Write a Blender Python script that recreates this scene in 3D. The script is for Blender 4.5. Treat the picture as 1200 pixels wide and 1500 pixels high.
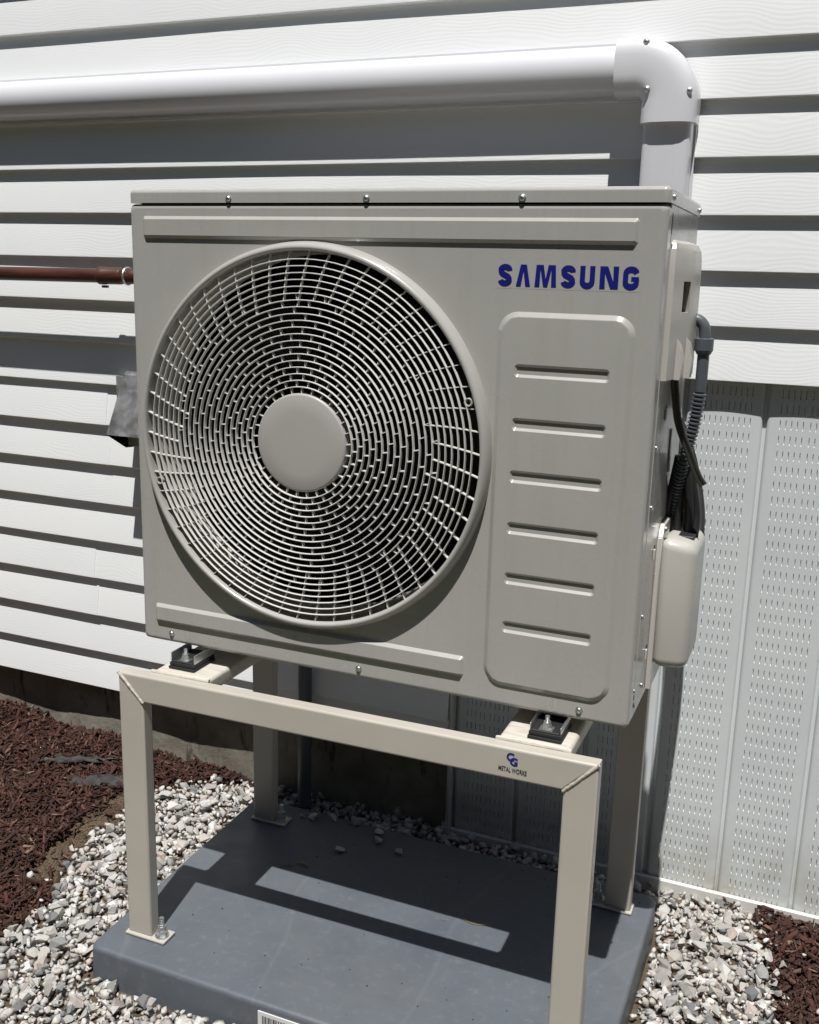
import bpy, bmesh, math, random
import numpy as np
from mathutils import Vector, Matrix, Quaternion
for o in list(bpy.data.objects): bpy.data.objects.remove(o)
S = bpy.context.scene
C = S.collection
R = math.radians

# ------------------------------------------------------------------ camera
cam = bpy.data.cameras.new('camera'); camo = bpy.data.objects.new('camera', cam); C.objects.link(camo)
S.camera = camo
yaw, pitch, roll = -0.3888, -0.2242, 0.0265
fwd = Vector((math.sin(yaw)*math.cos(pitch), math.cos(yaw)*math.cos(pitch), math.sin(pitch)))
rt = Vector((math.cos(yaw), -math.sin(yaw), 0)); up = rt.cross(fwd)
r2 = rt*math.cos(roll)+up*math.sin(roll); u2 = -rt*math.sin(roll)+up*math.cos(roll)
m = Matrix((r2, u2, -fwd)).transposed().to_4x4(); m.translation = Vector((1.0983, -1.4207, 0.6616))
camo.matrix_world = m
cam.sensor_fit = 'VERTICAL'; cam.sensor_height = 24.0; cam.sensor_width = 19.2
cam.lens = 1471.3/1500*24.0; cam.shift_y = -0.0101
cam.clip_start = 0.02; cam.clip_end = 500

# ------------------------------------------------------------------ sky, sun, exposure
SUN = Vector((-0.07, 0.39, -1.0)).normalized()
w = bpy.data.worlds.new('World'); S.world = w; w.use_nodes = True
nt = w.node_tree; nt.nodes.clear()
sky = nt.nodes.new('ShaderNodeTexSky'); sky.sky_type = 'NISHITA'; sky.sun_disc = False
sky.air_density = 0.8; sky.dust_density = 0.5; sky.altitude = 200
sky.sun_elevation = math.asin(-SUN.z); sky.sun_rotation = math.atan2(-SUN.x, -SUN.y)
bg = nt.nodes.new('ShaderNodeBackground'); bg.inputs[1].default_value = 0.05
wo = nt.nodes.new('ShaderNodeOutputWorld')
nt.links.new(sky.outputs[0], bg.inputs[0]); nt.links.new(bg.outputs[0], wo.inputs[0])
sl = bpy.data.lights.new('sun', 'SUN'); sl.energy = 5.0; sl.angle = R(0.5); sl.color = (1.0, 0.985, 0.955)
so = bpy.data.objects.new('sun', sl); C.objects.link(so); so.rotation_euler = SUN.to_track_quat('-Z', 'Y').to_euler()
so.location = (0, -3, 6)
S.view_settings.view_transform = 'Standard'; S.view_settings.look = 'None'
S.view_settings.gamma = 1.0; S.view_settings.use_curve_mapping = False
S.view_settings.exposure = 0.15

# ------------------------------------------------------------------ materials
MATS = {}
def mat(name, col=(.5, .5, .5), rough=.5, metal=0.0, spec=.5, coat=0.0):
    m = bpy.data.materials.new(name); m.use_nodes = True
    b = m.node_tree.nodes['Principled BSDF']
    b.inputs['Base Color'].default_value = (*col, 1); b.inputs['Roughness'].default_value = rough
    b.inputs['Metallic'].default_value = metal; b.inputs['Specular IOR Level'].default_value = spec
    b.inputs['Coat Weight'].default_value = coat; b.inputs['Coat Roughness'].default_value = 0.08
    MATS[name] = m
    return m
class N:
    def __init__(s, m): s.t = m.node_tree; s.b = s.t.nodes['Principled BSDF']
    def n(s, typ, **kw):
        x = s.t.nodes.new(typ)
        for k, v in kw.items():
            if k.startswith('_'): setattr(x, k[1:], v)
            else:
                key = int(k[1:]) if k[0] == 'i' and k[1:].isdigit() else k.replace('__', ' ')
                x.inputs[key].default_value = v
        return x
    def l(s, a, b): s.t.links.new(a, b)
    def coords(s, scale=(1, 1, 1), rand=0.0, which='Object'):
        tc = s.n('ShaderNodeTexCoord'); mp = s.n('ShaderNodeMapping'); mp.inputs['Scale'].default_value = scale
        src = tc.outputs[which]
        if rand:
            oi = s.n('ShaderNodeObjectInfo'); mu = s.n('ShaderNodeVectorMath', _operation='SCALE'); cb = s.n('ShaderNodeCombineXYZ')
            s.l(oi.outputs['Random'], cb.inputs[0]); s.l(oi.outputs['Random'], cb.inputs[2])
            mu.inputs['Scale'].default_value = rand; s.l(cb.outputs[0], mu.inputs[0])
            ad = s.n('ShaderNodeVectorMath', _operation='ADD'); s.l(src, ad.inputs[0]); s.l(mu.outputs[0], ad.inputs[1]); src = ad.outputs[0]
        s.l(src, mp.inputs[0]); return mp.outputs[0]
    def noise(s, vec, scale, detail=4, rough=.55, dist=0.0):
        x = s.n('ShaderNodeTexNoise'); x.inputs['Scale'].default_value = scale; x.inputs['Detail'].default_value = detail
        x.inputs['Roughness'].default_value = rough; x.inputs['Distortion'].default_value = dist
        s.l(vec, x.inputs['Vector']); return x.outputs['Fac']
    def ramp(s, fac, stops):
        x = s.n('ShaderNodeValToRGB'); e = x.color_ramp.elements
        while len(e) < len(stops): e.new(.5)
        for el, (p, c) in zip(e, stops):
            el.position = p; el.color = (*c, 1) if len(c) == 3 else c
        s.l(fac, x.inputs[0]); return x.outputs[0]
    def mix(s, fac, a, b, blend='MIX'):
        x = s.n('ShaderNodeMix', _data_type='RGBA', _blend_type=blend)
        for v, i in ((fac, 0), (a, 6), (b, 7)):
            if hasattr(v, 'is_linked'): s.l(v, x.inputs[i])
            else: x.inputs[i].default_value = v if i == 0 else (*v, 1)
        return x.outputs[2]
    def bump(s, h, strength=.3, dist=.001, normal=None):
        x = s.n('ShaderNodeBump'); x.inputs['Strength'].default_value = strength; x.inputs['Distance'].default_value = dist
        s.l(h, x.inputs['Height'])
        if normal: s.l(normal, x.inputs['Normal'])
        s.l(x.outputs[0], s.b.inputs['Normal']); return x.outputs[0]
    def col(s, c): s.l(c, s.b.inputs['Base Color'])
    def rgh(s, c): s.l(c, s.b.inputs['Roughness'])

def painted(name, col, rough, bump=.04, var=.06, coat=0.0, dirt=None):
    m = mat(name, col, rough, coat=coat); n = N(m); v = n.coords()
    f = n.noise(v, 6, 5); dark = tuple(c*(1-var) for c in col); lite = tuple(min(1, c*(1+var)) for c in col)
    c = n.ramp(f, [(.3, dark), (.7, lite)])
    if dirt:
        f2 = n.noise(v, 40, 6, .7); k = n.ramp(f2, [(.62, (0, 0, 0)), (.72, (1, 1, 1))])
        c = n.mix(k, c, dirt)
    n.col(c)
    f3 = n.noise(v, 900, 2); n.bump(f3, bump, .0004)
    n.rgh(n.ramp(n.noise(v, 14, 4), [(.3, (rough*.85,)*3), (.7, (min(1, rough*1.2),)*3)]))
    return m

painted('ivory_paint', (.392, .382, .355), .26, .03, .035, coat=.25)
painted('ivory_plastic', (.47, .45, .41), .3, .03, .04)
painted('grille_plastic', (.62, .61, .575), .35, .02, .03)
painted('hub_paint', (.395, .380, .352), .4, .03, .03)
painted('stand_paint', (.45, .418, .362), .33, .06, .05, coat=.1)
painted('rail_paint', (.44, .41, .36), .5, .08, .08, dirt=None)
n = N(MATS['rail_paint']); v = n.coords((4, 30, 30)); f = n.noise(v, 3, 5)
n.col(n.ramp(f, [(.35, (.50, .45, .38)), (.5, (.58, .54, .48)), (.65, (.47, .43, .37))]))
n = N(MATS['ivory_paint'])
old = n.b.inputs['Base Color'].links[0].from_socket
stk = n.ramp(n.noise(n.coords((26, 26, 1.1)), 2.2, 6, .62), [(.50, (0, 0, 0)), (.74, (.22,)*3)])
c = n.mix(stk, old, (.30, .285, .25))
dst = n.ramp(n.noise(n.coords(), 21, 8, .72), [(.58, (0, 0, 0)), (.80, (.30,)*3)])
n.col(n.mix(dst, c, (.46, .445, .41)))
wav = n.n('ShaderNodeBump'); wav.inputs['Strength'].default_value = .10; wav.inputs['Distance'].default_value = .006
n.l(n.noise(n.coords(), 5.5, 2), wav.inputs['Height']); bn = n.b.inputs['Normal'].links[0].from_node; n.l(wav.outputs[0], bn.inputs['Normal'])
painted('white_pvc', (.68, .675, .70), .22, .015, .015)
mat('black_interior', (.012, .012, .012), .7)
mat('coil_fins', (.03, .03, .03), .5, .3)
mat('fan_plastic', (.02, .02, .022), .45)
mat('black_rubber', (.015, .015, .016), .6)
mat('black_cable', (.040, .040, .034), .36)
mat('logo_blue', (.010, .014, .175), .35)
mat('print_dark', (.03, .03, .035), .5)
mat('label_white', (.66, .66, .64), .45)
m = mat('zinc', (.62, .64, .63), .28, 1.0); n = N(m); v = n.coords(); n.rgh(n.ramp(n.noise(v, 200, 3), [(.3, (.28,)*3), (.7, (.52,)*3)]))
m = mat('galvanized', (.50, .50, .50), .45, .75); n = N(m); v = n.coords()
vo = n.n('ShaderNodeTexVoronoi'); vo.inputs['Scale'].default_value = 60; n.l(v, vo.inputs['Vector'])
f = n.noise(v, 30, 5)
n.col(n.mix(.5, n.ramp(vo.outputs['Color'], [(.2, (.30, .30, .31)), (.8, (.58, .58, .58))]), n.ramp(f, [(.35, (.36, .33, .27)), (.6, (.55, .55, .55))])))
n.rgh(n.ramp(f, [(.3, (.35,)*3), (.7, (.6,)*3)]))
m = mat('brown_pipe_paint', (.11, .03, .018), .42); n = N(m); v = n.coords((1, 6, 6)); f = n.noise(v, 12, 5)
n.col(n.ramp(f, [(.3, (.045, .015, .009)), (.7, (.095, .032, .018))])); n.bump(n.noise(v, 60, 3), .15, .001)
m = mat('conduit_grey', (.09, .098, .105), .4)
m = mat('conduit_dark', (.085, .095, .108), .28)
# vinyl siding with embossed wood grain
m = mat('vinyl_siding', (.80, .80, .79), .42); n = N(m)
v = n.coords((.6, 1, 1), rand=7.0)
wv = n.n('ShaderNodeTexWave', _wave_type='BANDS', _bands_direction='Z')
wv.inputs['Scale'].default_value = 46; wv.inputs['Distortion'].default_value = 46.0; wv.inputs['Detail'].default_value = 2.0
wv.inputs['Detail Scale'].default_value = .13; wv.inputs['Detail Roughness'].default_value = .5
n.l(v, wv.inputs['Vector'])
big = n.noise(n.coords((1, 1, 1), rand=3.0), 2.3, 4)
n.col(n.ramp(big, [(.3, (.82, .83, .83)), (.7, (.87, .875, .87))]))
fine = n.noise(n.coords((.05, 1, 1), rand=5.0), 420, 3)
mul = n.n('ShaderNodeMath', _operation='MULTIPLY_ADD'); n.l(fine, mul.inputs[0]); mul.inputs[1].default_value = .5; n.l(wv.outputs['Fac'], mul.inputs[2])
n.bump(mul.outputs[0], .075, .0010)
# skirting
m = mat('skirting_vinyl', (.60, .62, .615), .42); n = N(m)
v = n.coords(rand=4.0); f = n.noise(v, 5, 5)
tc = n.n('ShaderNodeTexCoord'); sp = n.n('ShaderNodeSeparateXYZ'); n.l(tc.outputs['Object'], sp.inputs[0])
low = n.n('ShaderNodeMapRange'); n.l(sp.outputs[2], low.inputs[0])
low.inputs[1].default_value = -.44; low.inputs[2].default_value = -.62; low.inputs[3].default_value = 0; low.inputs[4].default_value = 1
mm = n.n('ShaderNodeMath', _operation='MULTIPLY'); n.l(low.outputs[0], mm.inputs[0])
n.l(n.ramp(n.noise(v, 9, 6, .65), [(.36, (0, 0, 0)), (.62, (.85,)*3)]), mm.inputs[1])
n.col(n.mix(mm.outputs[0], n.ramp(f, [(.3, (.60, .635, .64)), (.7, (.655, .685, .685))]), (.40, .37, .30)))
n.bump(f, .25, .004)
painted('trim_vinyl', (.60, .60, .55), .45, .03, .08, dirt=(.33, .30, .24))
# concrete
m = mat('concrete', (.30, .28, .24), .9); n = N(m); v = n.coords()
c = n.ramp(n.noise(v, 7, 8, .65), [(.3, (.13, .115, .088)), (.55, (.24, .22, .18)), (.75, (.33, .31, .26))])
k = n.ramp(n.noise(n.coords((3, 1, .7)), 9, 6, .7), [(.56, (0, 0, 0)), (.66, (1, 1, 1))])
n.col(n.mix(k, c, (.06, .052, .04))); n.bump(n.noise(v, 70, 6, .7), .6, .004)
# pad plastic
m = mat('pad_plastic', (.125, .14, .16), .5); n = N(m); v = n.coords()
c = n.ramp(n.noise(v, 5, 6), [(.3, (.088, .100, .117)), (.7, (.107, .120, .138))])
dust = n.ramp(n.noise(v, 55, 7, .75), [(.53, (0, 0, 0)), (.76, (.6,)*3)])
c = n.mix(dust, c, (.185, .185, .18))
gr = n.ramp(n.noise(n.coords((1, 1, 1)), 3.2, 6, .6), [(.45, (0, 0, 0)), (.70, (.5,)*3)])
c = n.mix(gr, c, (.128, .134, .140))
vs = n.n('ShaderNodeTexVoronoi'); vs.inputs['Scale'].default_value = 38; n.l(v, vs.inputs['Vector'])
sp1 = n.ramp(vs.outputs['Distance'], [(.0, (1, 1, 1)), (.05, (0, 0, 0))])
c = n.mix(sp1, c, (.05, .045, .04))
wv = n.n('ShaderNodeTexWave'); wv.inputs['Scale'].default_value = 1.1; wv.inputs['Distortion'].default_value = 5; wv.inputs['Detail'].default_value = 1
n.l(n.coords((1, 1.6, 1)), wv.inputs['Vector'])
sc = n.ramp(wv.outputs['Fac'], [(.0, (.06,)*3), (.0006, (0, 0, 0))])
c = n.mix(sc, c, (.30, .31, .33)); n.col(c)
n.bump(n.noise(v, 260, 3), .12, .001)
n.rgh(n.ramp(n.noise(v, 20, 4), [(.3, (.42,)*3), (.7, (.6,)*3)]))
# gravel stone
m = mat('gravel_stone', (.4, .4, .38), .85); n = N(m)
geo = n.n('ShaderNodeNewGeometry'); oi = n.n('ShaderNodeObjectInfo'); ad = n.n('ShaderNodeMath', _operation='ADD'); fr = n.n('ShaderNodeMath', _operation='FRACT')
n.l(geo.outputs['Random Per Island'], ad.inputs[0]); n.l(oi.outputs['Random'], ad.inputs[1]); n.l(ad.outputs[0], fr.inputs[0])
base = n.ramp(fr.outputs[0], [(0, (.60, .58, .53)), (.12, (.40, .385, .35)), (.24, (.74, .73, .70)), (.36, (.52, .47, .41)), (.48, (.27, .275, .275)), (.60, (.57, .555, .52)), (.72, (.50, .40, .355)), (.82, (.78, .77, .75)), (.92, (.36, .33, .29)), (.97, (.17, .175, .185))])
v = n.coords(); f = n.noise(v, 90, 6, .7)
n.col(n.mix(n.ramp(f, [(.42, (0, 0, 0)), (.62, (.6,)*3)]), base, (.20, .19, .17))); n.bump(f, .5, .004)
# mulch chips
m = mat('mulch_chip', (.09, .03, .018), .9); n = N(m)
geo = n.n('ShaderNodeNewGeometry')
base = n.ramp(geo.outputs['Random Per Island'], [(0, (.028, .010, .007)), (.3, (.066, .023, .014)), (.55, (.040, .015, .010)), (.8, (.092, .034, .021)), (.94, (.125, .062, .040)), (1, (.26, .17, .115))])
f = n.noise(n.coords(), 150, 5, .7); n.col(n.mix(n.ramp(f, [(.4, (0, 0, 0)), (.7, (.6,)*3)]), base, (.028, .012, .008))); n.bump(f, .6, .003)
# soil
m = mat('soil', (.12, .08, .05), .95); n = N(m); v = n.coords()
f = n.noise(v, 9, 8, .65)
soilc = n.ramp(f, [(.3, (.085, .052, .03)), (.5, (.15, .105, .066)), (.7, (.21, .155, .10))])
gc = n.ramp(n.noise(v, 30, 6, .7), [(.3, (.022, .036, .012)), (.7, (.05, .075, .025))])
tc = n.n('ShaderNodeTexCoord'); sp = n.n('ShaderNodeSeparateXYZ'); n.l(tc.outputs['Object'], sp.inputs[0])
mr = n.n('ShaderNodeMapRange'); n.l(sp.outputs[1], mr.inputs[0]); mr.inputs[1].default_value = -1.16; mr.inputs[2].default_value = -1.22
n.col(n.mix(mr.outputs[0], soilc, gc)); n.bump(n.noise(v, 130, 6, .75), .9, .012)
m = mat('fabric_grey', (.10, .10, .10), .8); n = N(m); v = n.coords(); f = n.noise(v, 40, 6, .7)
n.col(n.ramp(f, [(.35, (.05, .04, .034)), (.55, (.10, .10, .10)), (.75, (.16, .16, .16))])); n.bump(n.noise(v, 90, 4), .7, .004)
mat('dry_leaf', (.20, .14, .07), .8)

# ------------------------------------------------------------------ helpers
def empty(name, loc, label, cat, group=None):
    o = bpy.data.objects.new(name, None); C.objects.link(o); o.location = loc; o.empty_display_size = .05
    return tag(o, label, cat, group)
def tag(o, label=None, cat=None, group=None, kind=None):
    if label: o['label'] = label
    if cat: o['category'] = cat
    if group: o['group'] = group
    if kind: o['kind'] = kind
    return o
def wloc(o):
    v = Vector((0, 0, 0))
    while o: v = v + o.location; o = o.parent
    return v
def link(name, me, parent=None, loc=None):
    """mesh in world coordinates unless loc is given (then local mesh placed at world point loc)"""
    o = bpy.data.objects.new(name, me); C.objects.link(o)
    target = Vector(loc) if loc is not None else Vector((0, 0, 0))
    if parent: o.parent = parent; o.location = target - wloc(parent)
    else: o.location = target
    return o
def mesh(bm, name, material, ang=35, flat=False):
    bmesh.ops.recalc_face_normals(bm, faces=bm.faces)
    if not flat:
        for f in bm.faces: f.smooth = True
        for e in bm.edges:
            e.smooth = not (len(e.link_faces) == 2 and e.calc_face_angle(0) > R(ang))
    me = bpy.data.meshes.new(name); bm.to_mesh(me); bm.free()
    me.materials.append(MATS[material]); return me
def obj(name, bm, material, parent=None, loc=None, ang=35, flat=False, wn=False):
    o = link(name, mesh(bm, name, material, ang, flat), parent, loc)
    if wn: weighted(o)
    return o
def weighted(o):
    md = o.modifiers.new('weighted_normal', 'WEIGHTED_NORMAL'); md.mode = 'FACE_AREA'; md.weight = 100; md.keep_sharp = True; md.thresh = .005
def add_box(bm, x0, x1, y0, y1, z0, z1, bev=0.0, seg=2, mtx=None):
    r = bmesh.ops.create_cube(bm, size=1.0); vs = r['verts']
    for v in vs: v.co = Vector(((x0+x1)/2+v.co.x*(x1-x0), (y0+y1)/2+v.co.y*(y1-y0), (z0+z1)/2+v.co.z*(z1-z0)))
    if bev:
        es = list({e for v in vs for e in v.link_edges})
        rr = bmesh.ops.bevel(bm, geom=es, offset=bev, segments=seg, profile=.5, affect='EDGES', clamp_overlap=True)
        vs = list({v for f in rr['faces'] for v in f.verts} | {v for v in vs if v.is_valid})
    if mtx is not None:
        for v in vs: v.co = mtx @ v.co
    return vs
def box(name, b, material, parent=None, bev=0.0, seg=2):
    bm = bmesh.new(); add_box(bm, *b, bev=bev, seg=seg); return obj(name, bm, material, parent)
def add_tube(bm, pts, rad, n=14, caps=True, closed=False):
    pts = [Vector(p) for p in pts]; rads = rad if hasattr(rad, '__len__') else [rad]*len(pts)
    t = (pts[1]-pts[0]).normalized(); nrm = t.orthogonal().normalized(); rings = []
    for i, p in enumerate(pts):
        a = pts[i-1] if i else (pts[-1] if closed else p); b = pts[i+1] if i < len(pts)-1 else (pts[0] if closed else p)
        t2 = (b-a).normalized(); q = t.rotation_difference(t2); nrm = q @ nrm; t = t2
        bn = t.cross(nrm)
        rings.append([bm.verts.new(p+(nrm*math.cos(k*2*math.pi/n)+bn*math.sin(k*2*math.pi/n))*rads[i]) for k in range(n)])
    for i in range(len(rings)-1): bridge(bm, rings[i], rings[i+1])
    if closed: bridge(bm, rings[-1], rings[0])
    elif caps:
        bm.faces.new(rings[0][::-1]); bm.faces.new(rings[-1])
def bridge(bm, a, b, closed=True):
    n = len(a)
    for k in range(n if closed else n-1):
        try: bm.faces.new((a[k], a[(k+1) % n], b[(k+1) % n], b[k]))
        except ValueError: pass
def smooth_path(pts, n=8):
    pts = [Vector(p) for p in pts]; out = []
    P = [pts[0]*2-pts[1]]+pts+[pts[-1]*2-pts[-2]]
    for i in range(1, len(P)-2):
        for k in range(n):
            t = k/n; a, b, c, d = P[i-1], P[i], P[i+1], P[i+2]
            out.append(.5*((2*b)+(c-a)*t+(2*a-5*b+4*c-d)*t*t+(3*b-a-3*c+d)*t**3))
    out.append(pts[-1]); return out
def rrect(x0, x1, z0, z1, r, n=5):
    out = []
    for cx, cz, a0 in ((x1-r, z1-r, 0), (x0+r, z1-r, 90), (x0+r, z0+r, 180), (x1-r, z0+r, 270)):
        for k in range(n+1):
            a = R(a0+90*k/n); out.append((cx+r*math.cos(a), cz+r*math.sin(a)))
    return out
def circ(cx, cz, r, n): return [(cx+r*math.cos(2*math.pi*k/n), cz+r*math.sin(2*math.pi*k/n)) for k in range(n)]
def loop(bm, pts, y): return [bm.verts.new((x, y, z)) for x, z in pts]
def fill(bm, loops):
    es = []
    for L in loops:
        for k in range(len(L)):
            a, b = L[k], L[(k+1) % len(L)]
            e = bm.edges.get((a, b)) or bm.edges.new((a, b)); es.append(e)
    bmesh.ops.triangle_fill(bm, use_beauty=True, use_dissolve=False, edges=es)
def lathe_y(bm, cx, cz, prof, n=96, closed=False):
    rings = [loop(bm, circ(cx, cz, r, n), y) for r, y in prof]
    for i in range(len(rings)-1): bridge(bm, rings[i], rings[i+1])
    if closed: bridge(bm, rings[-1], rings[0])
    return rings
def screw_mesh(r=.0045, mt='zinc'):
    bm = bmesh.new()
    prof = [(r*1.25, 0), (r*1.25, -.0008), (r, -.0012), (r*.92, -.0026), (r*.6, -.0036), (r*.34, -.0038), (r*.3, -.0022)]
    rings = lathe_y(bm, 0, 0, prof, 12); bm.faces.new(rings[-1])
    return mesh(bm, 'screw', mt, 50)
SCREW = screw_mesh()
def screw(parent, loc, rot=None, sc=1.0):
    o = link('screw', SCREW, parent, loc); o.scale = (sc,)*3
    if rot: o.rotation_euler = rot
    return o
def bolt_mesh():
    bm = bmesh.new()
    add_tube(bm, [(0, 0, 0), (0, 0, .002)], .013, 20)
    add_tube(bm, [(0, 0, .002), (0, 0, .0125)], .0098, 6)
    add_tube(bm, [(0, 0, .0125), (0, 0, .021)], .0082, 6)
    pts = []; rr = []
    for k in range(15): pts.append((0, 0, .0125+k*.0018)); rr.append(.0050 if k % 2 else .0043)
    add_tube(bm, pts, rr, 10)
    return mesh(bm, 'anchor_bolt', 'zinc', 30)
BOLT = bolt_mesh()
rnd = random.Random(7)

# ================================================================== GROUND
ZG = -.64
def gh(x, y):
    """ground height: flat under the pad, mulch banked against the wall on the left and a little on the right"""
    h = ZG
    h += .055*max(0, min(1, (-.25-x)/.7))*max(0, min(1, (y-.1)/.5))
    h += .012*max(0, min(1, (x-1.12)/.3))
    h += .006*math.sin(x*7+1.3)*math.cos(y*6.1)
    return h
xs = [-60, -30, -15, -8, -5, -3.5, -2.6]+[round(-2+.05*i, 3) for i in range(91)]+[3, 4, 6, 10, 18, 32, 60]
ys = [-60, -30, -16, -9, -5, -3.5, -2.5, -1.9]+[round(-1.5+.05*i, 3) for i in range(45)]+[1.2, 3, 8, 20, 60]
bm = bmesh.new()
G = [[bm.verts.new((x, y, gh(x, y) if (-2 <= x <= 2.5 and -1.5 <= y <= .7) else ZG)) for y in ys] for x in xs]
for i in range(len(xs)-1):
    for j in range(len(ys)-1): bm.faces.new((G[i][j], G[i+1][j], G[i+1][j+1], G[i][j+1]))
ground = obj('ground', bm, 'soil', ang=80); ground['kind'] = 'structure'

# ================================================================== HOUSE
YW, Z0, PIT = .5828, .7798, .1016
house = empty('house', (0, .6, ZG), 'white vinyl-sided house wall with wood-grain lap boards above a concrete base and vented skirting', 'house')
def board_mesh(length, k):
    # section (y,z) with z=0 at the butt; y=0 is the butt face
    sec = [(.0165, .0006), (.0015, .0), (.0, .0014), (.0002, .006), (.0160, PIT+.006), (.0192, PIT+.004), (.0192, .0030)]
    bm = bmesh.new(); nx = max(2, int(length/.2)); rows = []
    rr = random.Random(k*13+5); ph = rr.random()*6
    for i in range(nx+1):
        x = length*i/nx
        wob = .0007*math.sin(x*2.1+ph)+.0004*math.sin(x*5.3+ph*2)
        rows.append([bm.verts.new((x, y+wob, z+.0006*math.sin(x*1.7+ph))) for y, z in sec])
    for i in range(nx): bridge(bm, rows[i], rows[i+1])
    bm.faces.new(rows[0]); bm.faces.new(rows[-1][::-1])
    return mesh(bm, 'siding_board', 'vinyl_siding', 40)
XL, XR = -3.2, 3.6
XSTEP = .384
joints = {5: -.563, 6: -.557, 9: -.622, 10: -.617}
for k in range(-16, 13):
    z = Z0-k*PIT
    x0, x1 = XL, (XR if k <= 3 else XSTEP)
    if k in joints:
        j = joints[k]
        link('siding_board', board_mesh(j+.02-x0, k), house, (x0, YW-.0016, z-.0004))
        link('siding_board', board_mesh(x1-j+.01, k+50), house, (j-.01, YW, z))
    else:
        link('siding_board', board_mesh(x1-x0, k), house, (x0, YW, z))
# wall behind the boards and the concrete base
box('wall_sheathing', (XL, XSTEP+.01, .603, .78, Z0-12*PIT+.012, 2.42), 'concrete', house)
box('wall_sheathing', (XSTEP+.012, XR, .603, .78, Z0-3*PIT+.012, 2.42), 'concrete', house)
bm = bmesh.new()
nx, nz = 160, 12; rr = random.Random(3)
def fy(i, j): return .630+.004*math.sin(i*.31)+rr.uniform(-.0015, .0015)
g = [[bm.verts.new((XL+(XSTEP+.02-XL)*i/nx, fy(i, j), -.76+(.345)*j/nz)) for j in range(nz+1)] for i in range(nx+1)]
for i in range(nx):
    for j in range(nz): bm.faces.new((g[i][j], g[i+1][j], g[i+1][j+1], g[i][j+1]))
foundation = obj('foundation', bm, 'concrete', house, ang=60)
box('foundation_core', (XL, XSTEP+.02, .64, .78, -.8, -.43), 'concrete', house)
# vented skirting panels
PW = .1505
def skirt_mesh():
    H0, H1 = -.640, .486
    bands = [(.029, .0705), (.0835, .125)]
    xcol = [.0]; slot_cols = set()
    prof = [(.0, .009), (.004, .0088), (.0055, .003), (.0085, .0004), (.012, .0)]
    xcol = [p[0] for p in prof]
    for b0, b1 in bands:
        for q in range(5):
            c = b0+(b1-b0)*q/4
            slot_cols.add(len(xcol)); xcol += [c-.00065, c+.00065]
    tail = [(PW-.010, .0), (PW-.007, .0004), (PW-.004, .003), (PW-.0025, .0088), (PW, .009)]
    xcol += [p[0] for p in tail]
    def yy(x):
        allp = prof+tail
        if x <= prof[-1][0] or x >= tail[0][0]:
            for (a, ya) in allp:
                if abs(a-x) < 1e-9: return ya
        u = (x-.012)/(PW-.022); return -.0016*math.sin(math.pi*u)
    zr = [H0]; slot_rows = set(); z = H0+.018
    while z < H1-.02:
        slot_rows.add(len(zr)); zr += [z, z+.0178]; z += .0297
    zr.append(H1)
    bm = bmesh.new()
    V = [[bm.verts.new((x, yy(x), zz)) for zz in zr] for x in xcol]
    for i in range(len(xcol)-1):
        for j in range(len(zr)-1):
            a, b, c, d = V[i][j], V[i+1][j], V[i+1][j+1], V[i][j+1]
            if i in slot_cols and j in slot_rows:
                dep = .0038
                e = bm.verts.new(d.co+Vector((0, dep, -.0002))); f = bm.verts.new(c.co+Vector((0, dep, -.0002)))
                g1 = bm.verts.new(a.co+Vector((0, dep, .0026))); g2 = bm.verts.new(b.co+Vector((0, dep, .0026)))
                bm.faces.new((a, b, g2, g1)); bm.faces.new((g1, g2, f, e)); bm.faces.new((a, g1, e, d)); bm.faces.new((b, c, f, g2)); bm.faces.new((d, e, f, c))
            else: bm.faces.new((a, b, c, d))
    return mesh(bm, 'skirting_panel', 'skirting_vinyl', 35)
SK = skirt_mesh()
YS = .6085
x = .9975-4*PW
first = x
while x < XR:
    link('skirting_panel', SK, house, (x, YS, 0)); x += PW
box('skirting_trim', (XSTEP+.0015, first-.0005, .590, .630, -.66, .474), 'trim_vinyl', house, .003)
box('skirting_backing', (first, XR, .622, .70, -.7, .49), 'black_interior', house)
bm = bmesh.new(); sec = [(.597, -.66), (.597, -.612), (.5985, -.6105), (.606, -.6105), (.606, -.66)]
A = [bm.verts.new((first-.02, y, z)) for y, z in sec]; B = [bm.verts.new((XR, y, z)) for y, z in sec]
bridge(bm, A, B); bm.faces.new(A); bm.faces.new(B[::-1]); obj('skirting_track', bm, 'trim_vinyl', house)

# ================================================================== EQUIPMENT PAD
ZP = -.562
PX0, PX1, PY0, PY1 = -.046, .8975, -.140, .462
pad = empty('equipment_pad', ((PX0+PX1)/2, (PY0+PY1)/2, ZG), 'low blue-grey plastic pad lying on the gravel under the stand', 'pad')
bm = bmesh.new()
prof = [(.0, -.66), (.002, ZP-.0095), (.0028, ZP-.0050), (.0052, ZP-.0018), (.0085, ZP-.0003), (.012, ZP)]
Ls = []
for ins, z in prof:
    Ls.append([bm.verts.new((x, y, z)) for x, y in rrect(PX0+ins, PX1-ins, PY0+ins, PY1-ins, .020, 6)])
for a, b in zip(Ls, Ls[1:]): bridge(bm, a, b)
bm.faces.new(Ls[-1]); bm.faces.new(Ls[0][::-1])
slab = obj('slab', bm, 'pad_plastic', pad, ang=50, wn=True)
bm = bmesh.new(); yl = PY0+.0012
def tri_plate(bm, x0, x1, z0, z1, y0, y1): add_box(bm, x0, x1, y0, y1, z0, z1)
tri_plate(bm, .318, .470, -.632, -.5765, yl-.0014, yl+.004)
lab = obj('barcode_label', bm, 'label_white', pad)
bm = bmesh.new(); x = .327; rb = random.Random(11)
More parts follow.
